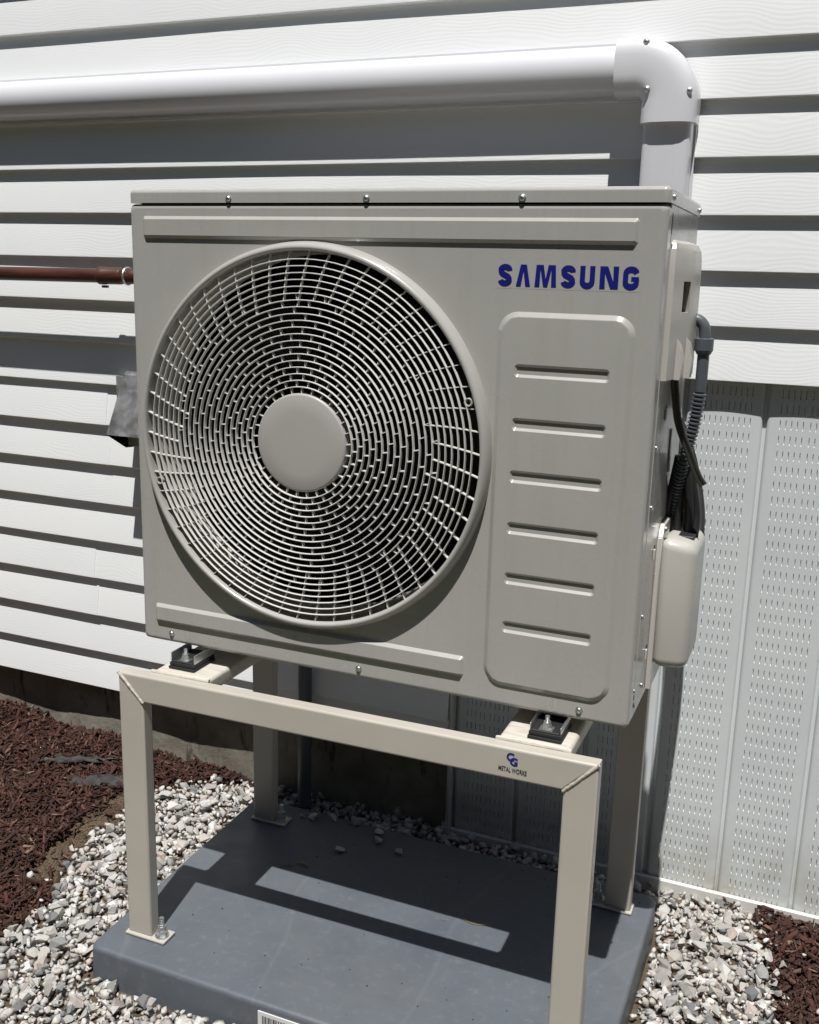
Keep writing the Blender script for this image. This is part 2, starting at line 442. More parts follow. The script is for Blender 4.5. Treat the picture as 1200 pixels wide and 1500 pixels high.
while x < .455:
    wd = rb.choice((.0008, .0008, .0016, .0024)); tri_plate(bm, x, x+wd, -.614, -.5835, yl-.0018, yl-.0010); x += wd+rb.choice((.0008, .0008, .0016, .002))
obj('barcode_print', bm, 'print_dark', lab)

# ================================================================== STAND
SXL, SXR = .001, .855
SF, SD, TW = -.075, .0265, .0515
ZT = -.034
stand = empty('equipment_stand', ((SXL+SXR)/2, .15, ZP), 'beige painted steel stand of mitred tube legs and beams holding up the outdoor unit', 'stand')
def shear(o, top=ZT):
    for v in o.data.vertices:
        t = max(0, (v.co.z-ZP)/(top-ZP)); v.co.z += .008*(v.co.x-.43)*t; v.co.y += .008*(v.co.x-.43)
    return o
def mitre_tube(name, poly, y0, y1, r=.0045):
    """extrude an x,z polygon in y with rounded long edges"""
    bm = bmesh.new()
    def inset(poly, d):
        n = len(poly); out = []
        cx = sum(p[0] for p in poly)/n; cz = sum(p[1] for p in poly)/n
        for i in range(n):
            p0, p1, p2 = Vector(poly[i-1]), Vector(poly[i]), Vector(poly[(i+1) % n])
            a = (p1-p0).normalized(); b = (p2-p1).normalized()
            na = Vector((-a.y, a.x)); nb = Vector((-b.y, b.x))
            if (Vector((cx, cz))-p1).dot(na) < 0: na = -na; nb = -nb
            k = (na+nb)/(1+na.dot(nb)); out.append(tuple(p1+k*d))
        return out
    prof = [(r, y0), (r*.29, y0+r*.29), (0, y0+r), (0, y1-r), (r*.29, y1-r*.29), (r, y1)]
    Ls = [loop(bm, inset(poly, d) if d else poly, y) for d, y in prof]
    for a, b in zip(Ls, Ls[1:]): bridge(bm, a, b)
    bm.faces.new(Ls[0]); bm.faces.new(Ls[-1][::-1])
    return shear(obj(name, bm, 'stand_paint', stand, ang=50, wn=True))
zp = ZP+.006
for y0 in (SF, .372):
    y1 = y0+SD; g = .0004
    mitre_tube('beam', [(SXL+g, ZT), (SXR-g, ZT), (SXR-TW-g, ZT-TW), (SXL+TW+g, ZT-TW)], y0, y1)
    mitre_tube('leg', [(SXL, zp), (SXL, ZT-.0004), (SXL+TW, ZT-TW-.0004), (SXL+TW, zp)], y0, y1)
    mitre_tube('leg', [(SXR, zp), (SXR, ZT-.0004), (SXR-TW, ZT-TW-.0004), (SXR-TW, zp)], y0, y1)
    for sx, xa in ((1, SXL), (-1, SXR)):
        bm = bmesh.new(); pts = []
        for k in range(30):
            t = k/29; pts.append((xa+sx*(TW*t), y0-.0002+.0004*rnd.random(), ZT-TW*t+.0007*rnd.uniform(-1, 1)))
        add_tube(bm, pts, [.0021+.0005*rnd.random() for _ in pts], 8)
        shear(obj('weld_bead', bm, 'stand_paint', stand))
        # foot plate
        bm = bmesh.new(); px0, px1 = (xa-.004, xa+TW+.031) if sx == 1 else (xa-TW-.031, xa+.004)
        add_box(bm, px0, px1, y0-.0055, y1+.006, ZP+.0008, zp, .0022, 2)
        shear(obj('foot_plate', bm, 'stand_paint', stand))
        bx = xa+sx*(TW+.0155); link('anchor_bolt', BOLT, stand, (bx, y0+.012+.008*(bx-.43), zp+.0002))
for x0, x1 in ((.057, .171), (.692, .806)):
    bm = bmesh.new(); add_box(bm, x0, x1, SF+SD+.0005, .3715, ZT-.0262, ZT+.0030, .0075, 4)
    shear(obj('rail', bm, 'rail_paint', stand, ang=40, wn=True))
    bm = bmesh.new(); pts = []
    for k in range(36): pts.append((x0-.002+(x1-x0+.004)*k/35, SF+SD-.0012, ZT+.0012+.0005*rnd.uniform(-1, 1)))
    add_tube(bm, pts, [.0034+.0009*rnd.random() for _ in pts], 8); shear(obj('weld_bead', bm, 'rail_paint', stand))
# maker's mark on the front beam
def text_mesh(txt, size, mt, name, bold=0.0, depth=.0002):
    cu = bpy.data.curves.new(name, 'FONT'); cu.body = txt; cu.size = size; cu.align_x = 'CENTER'; cu.align_y = 'CENTER'; cu.extrude = depth; cu.offset = bold
    o = bpy.data.objects.new(name, cu); C.objects.link(o)
    bpy.context.view_layer.update()
    me = bpy.data.meshes.new_from_object(o.evaluated_get(bpy.context.evaluated_depsgraph_get()))
    bpy.data.objects.remove(o); me.materials.clear(); me.materials.append(MATS[mt]); return me
def yb(x): return SF+.008*(x-.43)
sheart = .008*(.725-.43)
mk = [('C', .0175, .7215, -.0485), ('G', .0175, .7272, -.0555)]
for ch, s, x, z in mk:
    o = link('maker_letter', text_mesh(ch, s, 'logo_blue', 'maker_letter', .0006), stand, (x, yb(x)-.0004, z+sheart)); o.rotation_euler = (R(90), 0, 0)
o = link('maker_lettering', text_mesh('METAL WORKS', .0108, 'print_dark', 'maker_lettering', .0001), stand, (.7255, yb(.7255)-.0004, -.0695+sheart)); o.rotation_euler = (R(90), R(1), 0)
o.scale = (.60, 1, 1)

# ================================================================== OUTDOOR UNIT
W, HS, D = .88, .7605, .3215
unit = empty('heat_pump', (.44, .16, 0), 'ivory-grey outdoor heat pump unit with one large round fan grille and blue lettering', 'heat pump')
GX, GZ, GR = .334, .391, .308
front = None
bm = bmesh.new()
outer = [(.008, 0), (.0045, .0006), (.0018, .0022), (.0004, .005), (0, .009), (0, .030)]
Ls = [loop(bm, rrect(d, W-d, .0+d, HS-d, .008-.5*d if d < .01 else .004, 4), y) for d, y in outer]
for a, b in zip(Ls, Ls[1:]): bridge(bm, a, b)
NH = 128
hole = loop(bm, circ(GX, GZ, GR+.004, NH), 0); hin = loop(bm, circ(GX, GZ, GR+.002, NH), .012); bridge(bm, hole, hin)
fill(bm, [Ls[0], hole])
front = obj('front_panel', bm, 'ivory_paint', unit, ang=40, wn=True)
def emboss(name, x0, x1, z0, z1, r, dep, wall, slots=(), nr=6):
    bm = bmesh.new()
    prof = [(0, -.00005), (wall*.10, -dep*.05), (wall*.82, -dep*.90), (wall, -dep)]
    Ls = [loop(bm, rrect(x0+d, x1-d, z0+d, z1-d, max(r-d, .0015), nr), y) for d, y in prof]
    for a, b in zip(Ls, Ls[1:]): bridge(bm, a, b)
    inner = [Ls[-1]]
    for (a0, a1, b0, b1) in slots:
        sp = [(0, -dep), (.0005, -dep*.95), (.0040, -dep*.32), (.0046, -dep*.28)]
        ss = [loop(bm, rrect(a0+d, a1-d, b0+d, b1-d, max(.006-d, .001), 4), y) for d, y in sp]
        for a, b in zip(ss, ss[1:]): bridge(bm, a, b)
        bm.faces.new(ss[-1]); inner.append(ss[0])
    if slots: fill(bm, inner)
    else: bm.faces.new(Ls[-1])
    return obj(name, bm, 'ivory_paint', front, ang=28, wn=True)
emboss('embossed_strip', .027, .8425, .7055, .7415, .005, .0050, .0058)
emboss('embossed_strip', .028, .617, .037, .0715, .005, .0062, .006)
zs = [.5265, .448, .3695, .2905, .2115, .1335]
emboss('louver_panel', .649, .849, .034, .611, .030, .0052, .0085, [(.6775, .817, z-.0098, z+.0098) for z in zs], 8)
# top cover with its rounded front lip
bm = bmesh.new(); 
lidp = [(0, HS+.0016), (0, HS+.0165), (.0008, HS+.0190), (.0024, HS+.0212), (.0048, HS+.0226), (.0080, HS+.0230)]
LL = [[bm.verts.new((x, y, z)) for x, y in rrect(-.0006+d, W+.0012-d, -.0010+d, D+.004-d, max(.009-d, .001), 5)] for d, z in lidp]
for a, b in zip(LL, LL[1:]): bridge(bm, a, b)
bm.faces.new(LL[0][::-1]); bm.faces.new(LL[-1])
cover = obj('top_cover', bm, 'ivory_paint', unit, ang=50, wn=True)
for x in (.193, .434, .676): screw(cover, (x, -.0010, HS+.0078))
for y in (.03, D-.016): screw(cover, (W+.0012, y, HS+.010), (0, 0, R(90)), .9)
for x in (.061, .433, .805): screw(front, (x, -.0002, .0175), None, 1.0)
# faint rubbed rings left on the paint above the feet are flat marks
for x in (.089, .762):
    bm = bmesh.new(); a = loop(bm, [(x+.0065*math.cos(2*math.pi*k/28), .0195+.0135*math.sin(2*math.pi*k/28)) for k in range(28)], -.00025)
    b = loop(bm, [(x+.0053*math.cos(2*math.pi*k/28), .0195+.0122*math.sin(2*math.pi*k/28)) for k in range(28)], -.00025); bridge(bm, a, b)
    obj('rub_mark', bm, 'ivory_plastic', front)
# sides, back and base
bm = bmesh.new(); add_box(bm, W-.016, W-.0012, .0302, D, .0008, HS+.002, .0012, 1); sidep = obj('side_panel', bm, 'ivory_paint', unit)
bm = bmesh.new(); add_box(bm, .0012, .016, .0302, D, .0008, HS+.002, .0012, 1); obj('side_panel', bm, 'ivory_paint', unit)
box('back_panel', (.0165, W-.0165, D-.03, D-.002, .002, HS+.001), 'coil_fins', unit)
box('base_pan', (.006, W-.006, .012, D-.004, -.004, .0105), 'ivory_paint', unit, .002)
box('partition', (.66, .664, .014, D-.031, .011, HS), 'black_interior', unit)
box('inner_lining', (.0165, .019, .031, D-.031, .011, HS), 'black_interior', unit)
box('inner_top', (.0195, .6595, .014, D-.031, HS-.003, HS-.0005), 'black_interior', unit)
# fan shroud, fan and grille
bm = bmesh.new(); lathe_y(bm, GX, GZ, [(GR+.001, .003), (.302, .005), (.298, .02), (.296, .075)], 96); obj('fan_shroud', bm, 'ivory_plastic', unit, ang=60)
fan = None
bm = bmesh.new(); lathe_y(bm, GX, GZ, [(.004, .07), (.062, .07), (.066, .08), (.066, .17), (.004, .17)], 40); fan = obj('fan', bm, 'fan_plastic', unit, ang=40)
for q in range(3):
    bm = bmesh.new(); rows = []
    for i in range(9):
        r = .06+i*.0265; span = R(62-14*abs(i/8-.5)); rows.append([])
        for j in range(9):
            t = j/8; a = R(120*q)+(t-.5)*span+i*.05
            rows[-1].append(bm.verts.new((GX+r*math.cos(a), .082+.085*t-.02*math.sin(math.pi*t), GZ+r*math.sin(a))))
    for i in range(8):
        for j in range(8): bm.faces.new((rows[i][j], rows[i+1][j], rows[i+1][j+1], rows[i][j+1]))
    bmesh.ops.solidify(bm, geom=bm.faces[:], thickness=.0025)
    obj('blade', bm, 'fan_plastic', fan, ang=40)
# rim
bm = bmesh.new()
lathe_y(bm, GX, GZ, [(GR+.0065, -.0002), (GR+.0060, -.004), (GR+.0045, -.012), (GR+.0015, -.0175), (GR-.0015, -.0203), (GR-.0045, -.0208), (GR-.0068, -.0195), (GR-.0082, -.016), (GR-.0100, -.006), (GR-.0112, .004)], 128)
grille = obj('fan_grille', bm, 'ivory_paint', unit, ang=60)
RH, NR = .0795, 20
RI = GR-.0085
STEP = (RI-RH-.0125)/NR
def ry(r): return -.0135-.004*(1-((r-RH)/(RI-RH))**2)      # slight dome
for k in range(1, NR+1):
    r = RH+k*STEP; y = ry(r); h = .0034; t = .00082
    bm = bmesh.new()
    lathe_y(bm, GX, GZ, [(r-t, y-h*.75), (r-t*.5, y-h), (r+t*.5, y-h), (r+t, y-h*.75), (r+t*.9, y+h), (r-t*.9, y+h)], 96, True)
    obj('grille_ring', bm, 'grille_plastic', grille, ang=50)
def add_rib(bm, r0, a0, r1, a1, t=.00065, y0=-.0012, y1=.0060, n=1):
    P = []
    for i in range(n+1):
        f = i/n; r = r0+(r1-r0)*f; a = a0+(a1-a0)*f
        P.append((Vector((GX+r*math.cos(a), 0, GZ+r*math.sin(a))), ry(r)))
    d = (P[-1][0]-P[0][0]).normalized(); nn = Vector((-d.z, 0, d.x))*t; rows = []
    for p, y in P: rows.append([bm.verts.new(p+s*nn+Vector((0, y+yy, 0))) for s, yy in ((-1, y0), (1, y0), (1, y1), (-1, y1))])
    for a, b in zip(rows, rows[1:]): bridge(bm, a, b)
    bm.faces.new(rows[0][::-1]); bm.faces.new(rows[-1])
NS = 54; SW = .9
def swirl(r): return SW*(1-(r-RH)/(RI-RH))*.33
for s in range(NS):
    ln = (6, 7, 6, 5, 7, 6)[s % 6]; r0 = RI+.003; r1 = RH+(NR-ln+.0)*STEP
    a = 2*math.pi*s/NS+.02; bm = bmesh.new()
    # each spoke leans as it runs inward
    sl = .0030/STEP*.0103
    add_rib(bm, r0, a, r1, a+(r0-r1)*.235/.26, n=4)
    # gusset at the rim
    obj('grille_spoke', bm, 'grille_plastic', grille, ang=30)
bm = bmesh.new(); NI = 29
for k in range(0, NR-5):
    ra = RH+k*STEP; rb_ = RH+(k+1)*STEP
    for s in range(NI):
        a = 2*math.pi*(s/NI+k*.443/NI*1.0)+.05; add_rib(bm, ra, a, rb_, a+.012)
tag(obj('grille_short_ribs', bm, 'grille_plastic', grille, ang=30), kind='stuff')
bm = bmesh.new()
rg = lathe_y(bm, GX, GZ, [(RH-.004, .002), (RH, -.004), (RH+.0002, -.0185), (RH-.001, -.0206), (RH-.0035, -.0215), (.05, -.0222), (.02, -.0225)], 80); bm.faces.new(rg[-1])
obj('grille_hub', bm, 'hub_paint', grille, ang=60)
for a in (R(17), R(198)):
    r = GR-.0165; bm = bmesh.new(); cx, cz = GX+r*math.cos(a), GZ+r*math.sin(a)
    lathe_y(bm, cx, cz, [(.0068, .0), (.0068, -.0165), (.0058, -.0172), (.0040, -.0165), (.0038, -.004), (.0005, -.004)], 18)
    o = obj('screw_boss', bm, 'ivory_paint', grille, ang=45); screw(o, (cx, -.0042, cz), None, .7)
# lettering
def stroke(bm, pts, wd, y0=-.0003):
    pts = [Vector(p) for p in pts]; L = []; Rr = []
    for i, p in enumerate(pts):
        a = (pts[i]-pts[i-1]).normalized() if i else None; b = (pts[i+1]-pts[i]).normalized() if i < len(pts)-1 else None
        a = a or b; b = b or a
        na = Vector((-a.y, a.x)); nb = Vector((-b.y, b.x)); k = (na+nb)/max(.3, 1+na.dot(nb))
        L.append(p+k*wd/2); Rr.append(p-k*wd/2)
    plate(bm, L+Rr[::-1], y0, strip=(L, Rr))
def plate(bm, poly, y0, strip=None):
    if strip:
        L, Q = strip
        A = [bm.verts.new((p.x, y0, p.y)) for p in L]; B = [bm.verts.new((p.x, y0, p.y)) for p in Q]
        A2 = [bm.verts.new((p.x, 0, p.y)) for p in L]; B2 = [bm.verts.new((p.x, 0, p.y)) for p in Q]
        bridge(bm, A, B, False); bridge(bm, A, A2, False); bridge(bm, B, B2, False)
        bm.faces.new((A[0], B[0], B2[0], A2[0])); bm.faces.new((A[-1], B[-1], B2[-1], A2[-1]))
    else:
        A = [bm.verts.new((x, y0, z)) for x, z in poly]; B = [bm.verts.new((x, 0, z)) for x, z in poly]
        bridge(bm, A, B); fill(bm, [A])
def arc(cx, cz, rx, rz, a0, a1, n=10): return [(cx+rx*math.cos(R(a0+(a1-a0)*k/n)), cz+rz*math.sin(R(a0+(a1-a0)*k/n))) for k in range(n+1)]
def letter(ch, bm):
    h, wd = 1.0, .78; t = .275; s = t/2
    if ch == 'S':
        p = arc(.39, .72, .39-s, .28-s, 0, 180, 10)[0:]+[]
        q = arc(.39, .72, .26, .155, -5, 165, 9)+[(.15, .66), (.22, .575), (.39, .50), (.56, .425), (.63, .34)]+arc(.39, .28, .26, .155, -15, -175, 9)
        stroke(bm, q, t)
    elif ch == 'A':
        plate(bm, [(0, 0), (.235, 1), (.565, 1), (.80, 0), (.53, 0), (.40, .70), (.27, 0)], -.0003)
    elif ch == 'M':
        plate(bm, [(0, 0), (.06, 1), (.40, 1), (.52, .36), (.64, 1), (.98, 1), (1.04, 0), (.80, 0), (.78, .80), (.62, 0), (.42, 0), (.26, .80), (.24, 0)], -.0003)
    elif ch == 'U':
        stroke(bm, [(s, 1.0), (s, .36)]+arc(.40, .31, .40-s, .31-.11, 180, 360, 12)+[(.80-s, .36), (.80-s, 1.0)], t)
    elif ch == 'N':
        plate(bm, [(0, 0), (0, 1), (.34, 1), (.60, .32), (.58, 1), (.82, 1), (.82, 0), (.49, 0), (.22, .70), (.24, 0)], -.0003)
    elif ch == 'G':
        stroke(bm, arc(.41, .70, .285, .185, 8, 180, 9)+arc(.41, .30, .285, .185, 180, 352, 9)+[(.695, .34), (.695, .47)], t)
        plate(bm, [(.42, .38), (.42, .56), (.82, .56), (.82, .38)], -.00034)
logo = empty('logo', (.645, -.0001, .646), None, None); logo.parent = unit; logo.location = Vector((.645, 0, .646))-unit.location
LH = .0305
bm = bmesh.new(); add_box(bm, .6425, .8505, -.00012, .0001, .6430, .6795); 
xs_ = .6455; widths = {'S': .78, 'A': .80, 'M': 1.196, 'U': .82, 'N': .984, 'G': .82}; XS = {'M': 1.15, 'N': 1.2}
tot = sum(widths[c] for c in 'SAMSUNG'); sx_ = .0264; gap = (.2015-tot*sx_)/6
backing = obj('logo_backing', bm, 'ivory_paint', unit)
bpy.data.objects.remove(logo)
for ch in 'SAMSUNG':
    bm = bmesh.new(); letter(ch, bm)
    for v in bm.verts: v.co.x *= sx_*XS.get(ch, 1); v.co.z *= LH
    obj('logo_letter', bm, 'logo_blue', backing, (xs_, -.0003, .6465), flat=True); xs_ += widths[ch]*sx_+gap
# feet
FOOTS = [(.104, -1), (.762, 1)]
for fx, _ in FOOTS:
    for y0, y1 in ((-.036, .034), (.286, .352)):
        zr = ZT+.003+.008*(fx-.43)
        bm = bmesh.new(); add_box(bm, fx-.027, fx+.027, y0, y1, zr+.0004, zr+.0055, .0022, 2); add_box(bm, fx-.0255, fx+.0255, y0+.002, y1-.002, zr+.0057, zr+.0125, .0022, 2); add_box(bm, fx-.0222, fx+.0222, y0+.004, y1-.002, zr+.0127, zr+.0150, .0008, 1)
        o = obj('rubber_foot', bm, 'black_rubber', unit)
        bm = bmesh.new(); add_box(bm, fx-.0105, fx+.0105, y0+.006, y0+.024, zr+.0151, zr+.0162)
        add_box(bm, fx-.0246, fx-.0228, y0+.006, y1-.002, zr+.0127, -.0045, .0006, 1); add_box(bm, fx+.0228, fx+.0246, y0+.006, y1-.002, zr+.0127, -.0045, .0006, 1)
        obj('foot_bracket', bm, 'zinc', o)
        b = link('anchor_bolt', BOLT, o, (fx, (y0+.016 if y0 < 0 else y1-.016), zr+.0152)); b.scale = (.75, .75, .55)
# raised electrical cover with grip opening on the right side
bm = bmesh.new()
secx = [(.8786, .050), (.8868, .0505), (.8935, .0955), (.9010, .131), (.9035, .146), (.9045, .205), (.8786, .212)]
zl = [.5195, .610, .664, .690, .7035, .712, .716]
shr = [1, 1, 1, .97, .90, .72, .42]
rows = []
for z, s in zip(zl, shr):
    rows.append([bm.verts.new((.8786+(x-.8786)*(s if s > .6 else s), .05+(y-.05)*1+(1-s)*.03*(1 if x < .9 else 0), z)) for x, y in secx])
for i in range(len(rows)-1):
    for k in range(len(secx)):
        q = (rows[i][k], rows[i][(k+1) % len(secx)], rows[i+1][(k+1) % len(secx)], rows[i+1][k])
        if i == 1 and k == 2:
            off = Vector((-.012, .012, 0)); c = sum((v.co for v in q), Vector())/4
            rim = [bm.verts.new(c+(v.co-c)*.82) for v in q]; deep = [bm.verts.new(v.co+off) for v in rim]
            bridge(bm, list(q), rim); bridge(bm, rim, deep); bm.faces.new(deep)
        else: bm.faces.new(q)
bm.faces.new(rows[-1]); bm.faces.new(rows[0][::-1])
ecov = obj('terminal_cover', bm, 'ivory_plastic', unit, ang=18)
for y0 in (.088, .128):
    bm = bmesh.new(); xx = .890 if y0 < .1 else .8985
    pr = [(-.002, .5185), (.0105, .5185), (.0125, .548), (.006, .570), (-.002, .588)]
    A = [bm.verts.new((xx+a, y0, z)) for a, z in pr]; B = [bm.verts.new((xx+a, y0+.026, z)) for a, z in pr]
    bridge(bm, A, B); bm.faces.new(A); bm.faces.new(B[::-1]); obj('cable_hood', bm, 'ivory_plastic', ecov, ang=30)
# seams, clips and screws along the right side
box('side_seam', (W-.0012, W-.0004, .044, .047, .03, HS-.01), 'ivory_paint', sidep)
box('side_rib', (W-.0012, W+.0012, .20, .215, .36, .43), 'ivory_paint', sidep, .001)
for y, z in ((.026, .048), (.048, .02), (.11, .03), (.06, .42), (.06, .33), (.06, .16)): screw(sidep, (W-.0008, max(y, .036), z), (0, 0, R(90)), .8)
for z in (.07, .235, .455):
    bm = bmesh.new(); add_box(bm, W-.001, W+.0022, .118, .124, z, z+.017, .0008, 1, Matrix.Rotation(0, 4, 'X')); obj('clip', bm, 'ivory_plastic', sidep)
    box('clip_slot', (W-.0013, W-.0008, .128, .138, z-.003, z+.02), 'black_interior', sidep)
# rounded valve cover low on the right side
bm = bmesh.new()
add_box(bm, .8835, .9400, .160, .306, .041, .262, .017, 5)
for v in bm.verts:
    t = (v.co.x-.8835)/.0565
    v.co.y += .010*t if v.co.y < .245 else -.006*t
    if v.co.z > .2: v.co.z -= .012*t
vc = obj('valve_cover', bm, 'ivory_plastic', unit, ang=60)
bm = bmesh.new()
fl = [(.149, .008), (.149, .205), (.156, .262), (.172, .281), (.300, .281), (.318, .262), (.318, .035), (.300, .008)]
A = [bm.verts.new((.8792, y, z)) for y, z in fl]; B = [bm.verts.new((.8868, y, z)) for y, z in fl]
bridge(bm, A, B); bm.faces.new(A); bm.faces.new(B[::-1]); bmesh.ops.bevel(bm, geom=[e for e in bm.edges], offset=.0012, segments=2, affect='EDGES'); obj('cover_flange', bm, 'ivory_plastic', vc, ang=30)
screw(vc, (.8875, .176, .272), (0, 0, R(90)), 1.2)
bm = bmesh.new(); add_box(bm, .890, .930, .205, .285, .2535, .2575, .002, 1); obj('cover_opening', bm, 'black_rubber', vc)

# ================================================================== PIPES, CABLES
cond = empty('flexible_conduit', (.9, .2, .28), 'grey ribbed flexible conduit bending down from the right side of the unit', 'conduit')
yc = .205
bm = bmesh.new(); add_tube(bm, smooth_path([(.884, yc, .6035), (.894, yc, .6035), (.9065, yc, .6015), (.9155, yc, .5925), (.9180, yc, .579), (.9182, yc, .566)], 6), .0088, 18); obj('elbow', bm, 'conduit_grey', cond, ang=50)
bm = bmesh.new(); add_tube(bm, [(.886, yc, .6035), (.8895, yc, .6035)], .0145, 20); obj('lock_nut', bm, 'zinc', cond)
bm = bmesh.new(); add_tube(bm, [(.9182, yc, .5745), (.9182, yc, .5735), (.9183, yc, .556), (.9184, yc, .5535), (.9184, yc, .5495)], [.0128, .0142, .0142, .0125, .0105], 20, True); obj('connector', bm, 'conduit_dark', cond, ang=30)
path = smooth_path([(.9184, yc, .552), (.9186, yc, .525), (.9180, yc, .488), (.9135, yc+.002, .442), (.9055, yc+.005, .398), (.8985, yc+.012, .360), (.8930, .232, .320), (.8900, .252, .270)], 40)
acc = 0; rr_ = []
for i, p in enumerate(path):
    if i: acc += (path[i]-path[i-1]).length
    amp = .0013 if acc > .06 else .0
    rr_.append(.0092+amp*(1 if (acc*1000) % 6.4 < 3.0 else -1))
bm = bmesh.new(); add_tube(bm, path, rr_, 16); obj('hose', bm, 'conduit_dark', cond, ang=50)
# flat black cable
bm = bmesh.new(); P = smooth_path([(.8835, .150, .530), (.8850, .165, .500), (.8925, .180, .445), (.9110, .19, .398), (.9275, .195, .360), (.9375, .197, .3455)], 8); rows = []
for i, p in enumerate(P):
    t = ((P[i+1] if i < len(P)-1 else p)-(P[i-1] if i else p)).normalized(); sd = t.cross(Vector((0, 1, 0))).normalized()
    rows.append([bm.verts.new(p+sd*a+Vector((0, b, 0))) for a, b in ((-.0062, 0), (-.0050, -.0024), (-.0012, -.0026), (0, -.0014), (.0012, -.0026), (.0050, -.0024), (.0062, 0), (.0050, .0024), (-.0050, .0024))])
for a, b in zip(rows, rows[1:]): bridge(bm, a, b)
bm.faces.new(rows[0][::-1]); bm.faces.new(rows[-1])
tag(obj('black_cable', bm, 'black_cable', ang=50), 'flat black cable with a cut end hanging below the terminal cover', 'cable')
bund = empty('wire_bundle', (.9, .24, .255), 'black wrapped pipe bundle fanning down into the valve cover', 'pipe bundle')
for q in range(6):
    f = q/5; x1 = .8795+.046*f; x0 = .893+.016*f
    bm = bmesh.new(); add_tube(bm, smooth_path([(x0, .222+.01*(q % 2), .385), (x0*.6+x1*.4, .226+.008*(q % 2), .345), (x1, .235+.008*(q % 2), .29), (x1, .24, .248)], 6), .0068, 10); obj('tube', bm, 'black_rubber', bund, ang=50)
ls_ = empty('line_set', (.9, .4, .2), 'pair of black insulated pipes looping behind the valve cover up to the white pipe cover', 'insulated pipes')
for q, (dx, dz) in enumerate(((0, 0), (-.016, .022))):
    bm = bmesh.new(); add_tube(bm, smooth_path([(.898+dx, .295, .085+dz*3), (.908+dx, .335, .105+dz*2), (.912+dx, .39, .165+dz), (.905+dx, .46, .250+dz), (.862+dx, .52, .37+dz), (.800+dx*.5, .553, .46+dz), (.79+dx, .556, .56)], 6), .0125, 12); obj('insulated_pipe', bm, 'black_rubber', ls_, ang=50)
# white pipe cover on the wall
duct = empty('pipe_cover', (.78, .58, .8), 'white plastic pipe cover running along the siding with an elbow down behind the unit', 'pipe cover')
DZ, DYB = 1.0365, .581
def dsec(hw, dp, base=.006, n=14):
    """half profile across (u) and out (v)"""
    out = [(hw, 0), (hw, base)]
    for k in range(1, n): a = math.pi*k/n; out.append((hw*math.cos(a), base+(dp-base)*math.sin(a)**.86))
    return out+[(-hw, base), (-hw, 0)]
def sweep(name, frames, sec, lip=0.0):
    bm = bmesh.new(); rows = []
    for p, u in frames: rows.append([bm.verts.new(Vector(p)+Vector(u)*a+Vector((0, -b, 0))) for a, b in sec])
    for a, b in zip(rows, rows[1:]): bridge(bm, a, b)
    bm.faces.new(rows[0]); bm.faces.new(rows[-1][::-1])
    return obj(name, bm, 'white_pvc', duct, ang=45)
CX = .7815
sweep('horizontal_run', [((XL+.3+i*.5, DYB, DZ), (0, 0, 1)) for i in range(7)]+[((.70, DYB, DZ), (0, 0, 1))], dsec(.0435, .0500))
o = sweep('horizontal_base', [((XL+.3, DYB, DZ), (0, 0, 1)), ((.69, DYB, DZ), (0, 0, 1))], [(.0492, -.004), (.0492, .0055), (-.0492, .0055), (-.0492, -.004)])
fsec = dsec(.0430, .046, .04, 14)
fr = []
Rb = CX-.716
ex0 = .683; zc = DZ-.062; xc = CX-.062
fr.append(((ex0, DYB, DZ), (0, 0, 1)))
for k in range(15):
    a = R(90-90*k/14); fr.append(((xc+.062*math.cos(a), DYB, zc+.062*math.sin(a)), (math.cos(a), 0, math.sin(a))))
fr.append(((CX, DYB, .9375), (1, 0, 0)))
esec = [(.0505, 0), (.0505, .030)]+[(.0505*math.copysign(abs(math.cos(R(a)))**.62, math.cos(R(a))), .030+.038*math.sin(R(a))**.75) for a in range(10, 171, 10)]+[(-.0505, .030), (-.0505, 0)]
sweep('elbow', fr, esec)
vert = sweep('vertical_run', [((CX, DYB, .955), (1, 0, 0)), ((CX, DYB, .70), (1, 0, 0)), ((CX, DYB, .45), (1, 0, 0))], [(.0435, 0), (.0435, .040), (.041, .047), (.035, .0505), (.02, .0525), (0, .053), (-.02, .0525), (-.035, .0505), (-.041, .047), (-.0435, .040), (-.0435, 0)])
sweep('vertical_base', [((CX, DYB, .94), (1, 0, 0)), ((CX, DYB, .45), (1, 0, 0))], [(.0478, -.004), (.0478, .0055), (-.0478, .0055), (-.0478, -.004)])
for x, z, y in ((.7445, .9935, .5155), (.8185, .9890, .5195), (.737, 1.0740, .5195)): screw(duct, (x, y, z), None, 1.05)
# brown pipe
pipe = empty('brown_pipe', (-.6, .51, .635), 'brown painted pipe with a threaded coupling running along the siding left of the unit', 'pipe')
bm = bmesh.new(); add_tube(bm, [(-3.0, .51, .622), (-1.6, .51, .6285), (-.45, .51, .6365)], .0165, 20); obj('pipe_run', bm, 'brown_pipe_paint', pipe, ang=50)
bm = bmesh.new(); add_tube(bm, [(-.486, .51, .6363), (-.483, .51, .6363), (-.468, .51, .6364), (-.466, .51, .6364), (-.425, .51, .6366), (-.42, .51, .6366)], [.0185, .0205, .0205, .0195, .0195, .018], 20); obj('coupling', bm, 'brown_pipe_paint', pipe, ang=30)
bm = bmesh.new(); add_tube(bm, smooth_path([(-.43, .51, .6366), (-.39, .51, .6366), (-.362, .523, .6366), (-.352, .55, .6366), (-.352, .62, .6366)], 6), .0175, 18); obj('elbow', bm, 'brown_pipe_paint', pipe, ang=50)
bm = bmesh.new(); add_tube(bm, [(-.470, .51, .6145), (-.470, .51, .609)], .008, 6); obj('plug', bm, 'brown_pipe_paint', pipe)
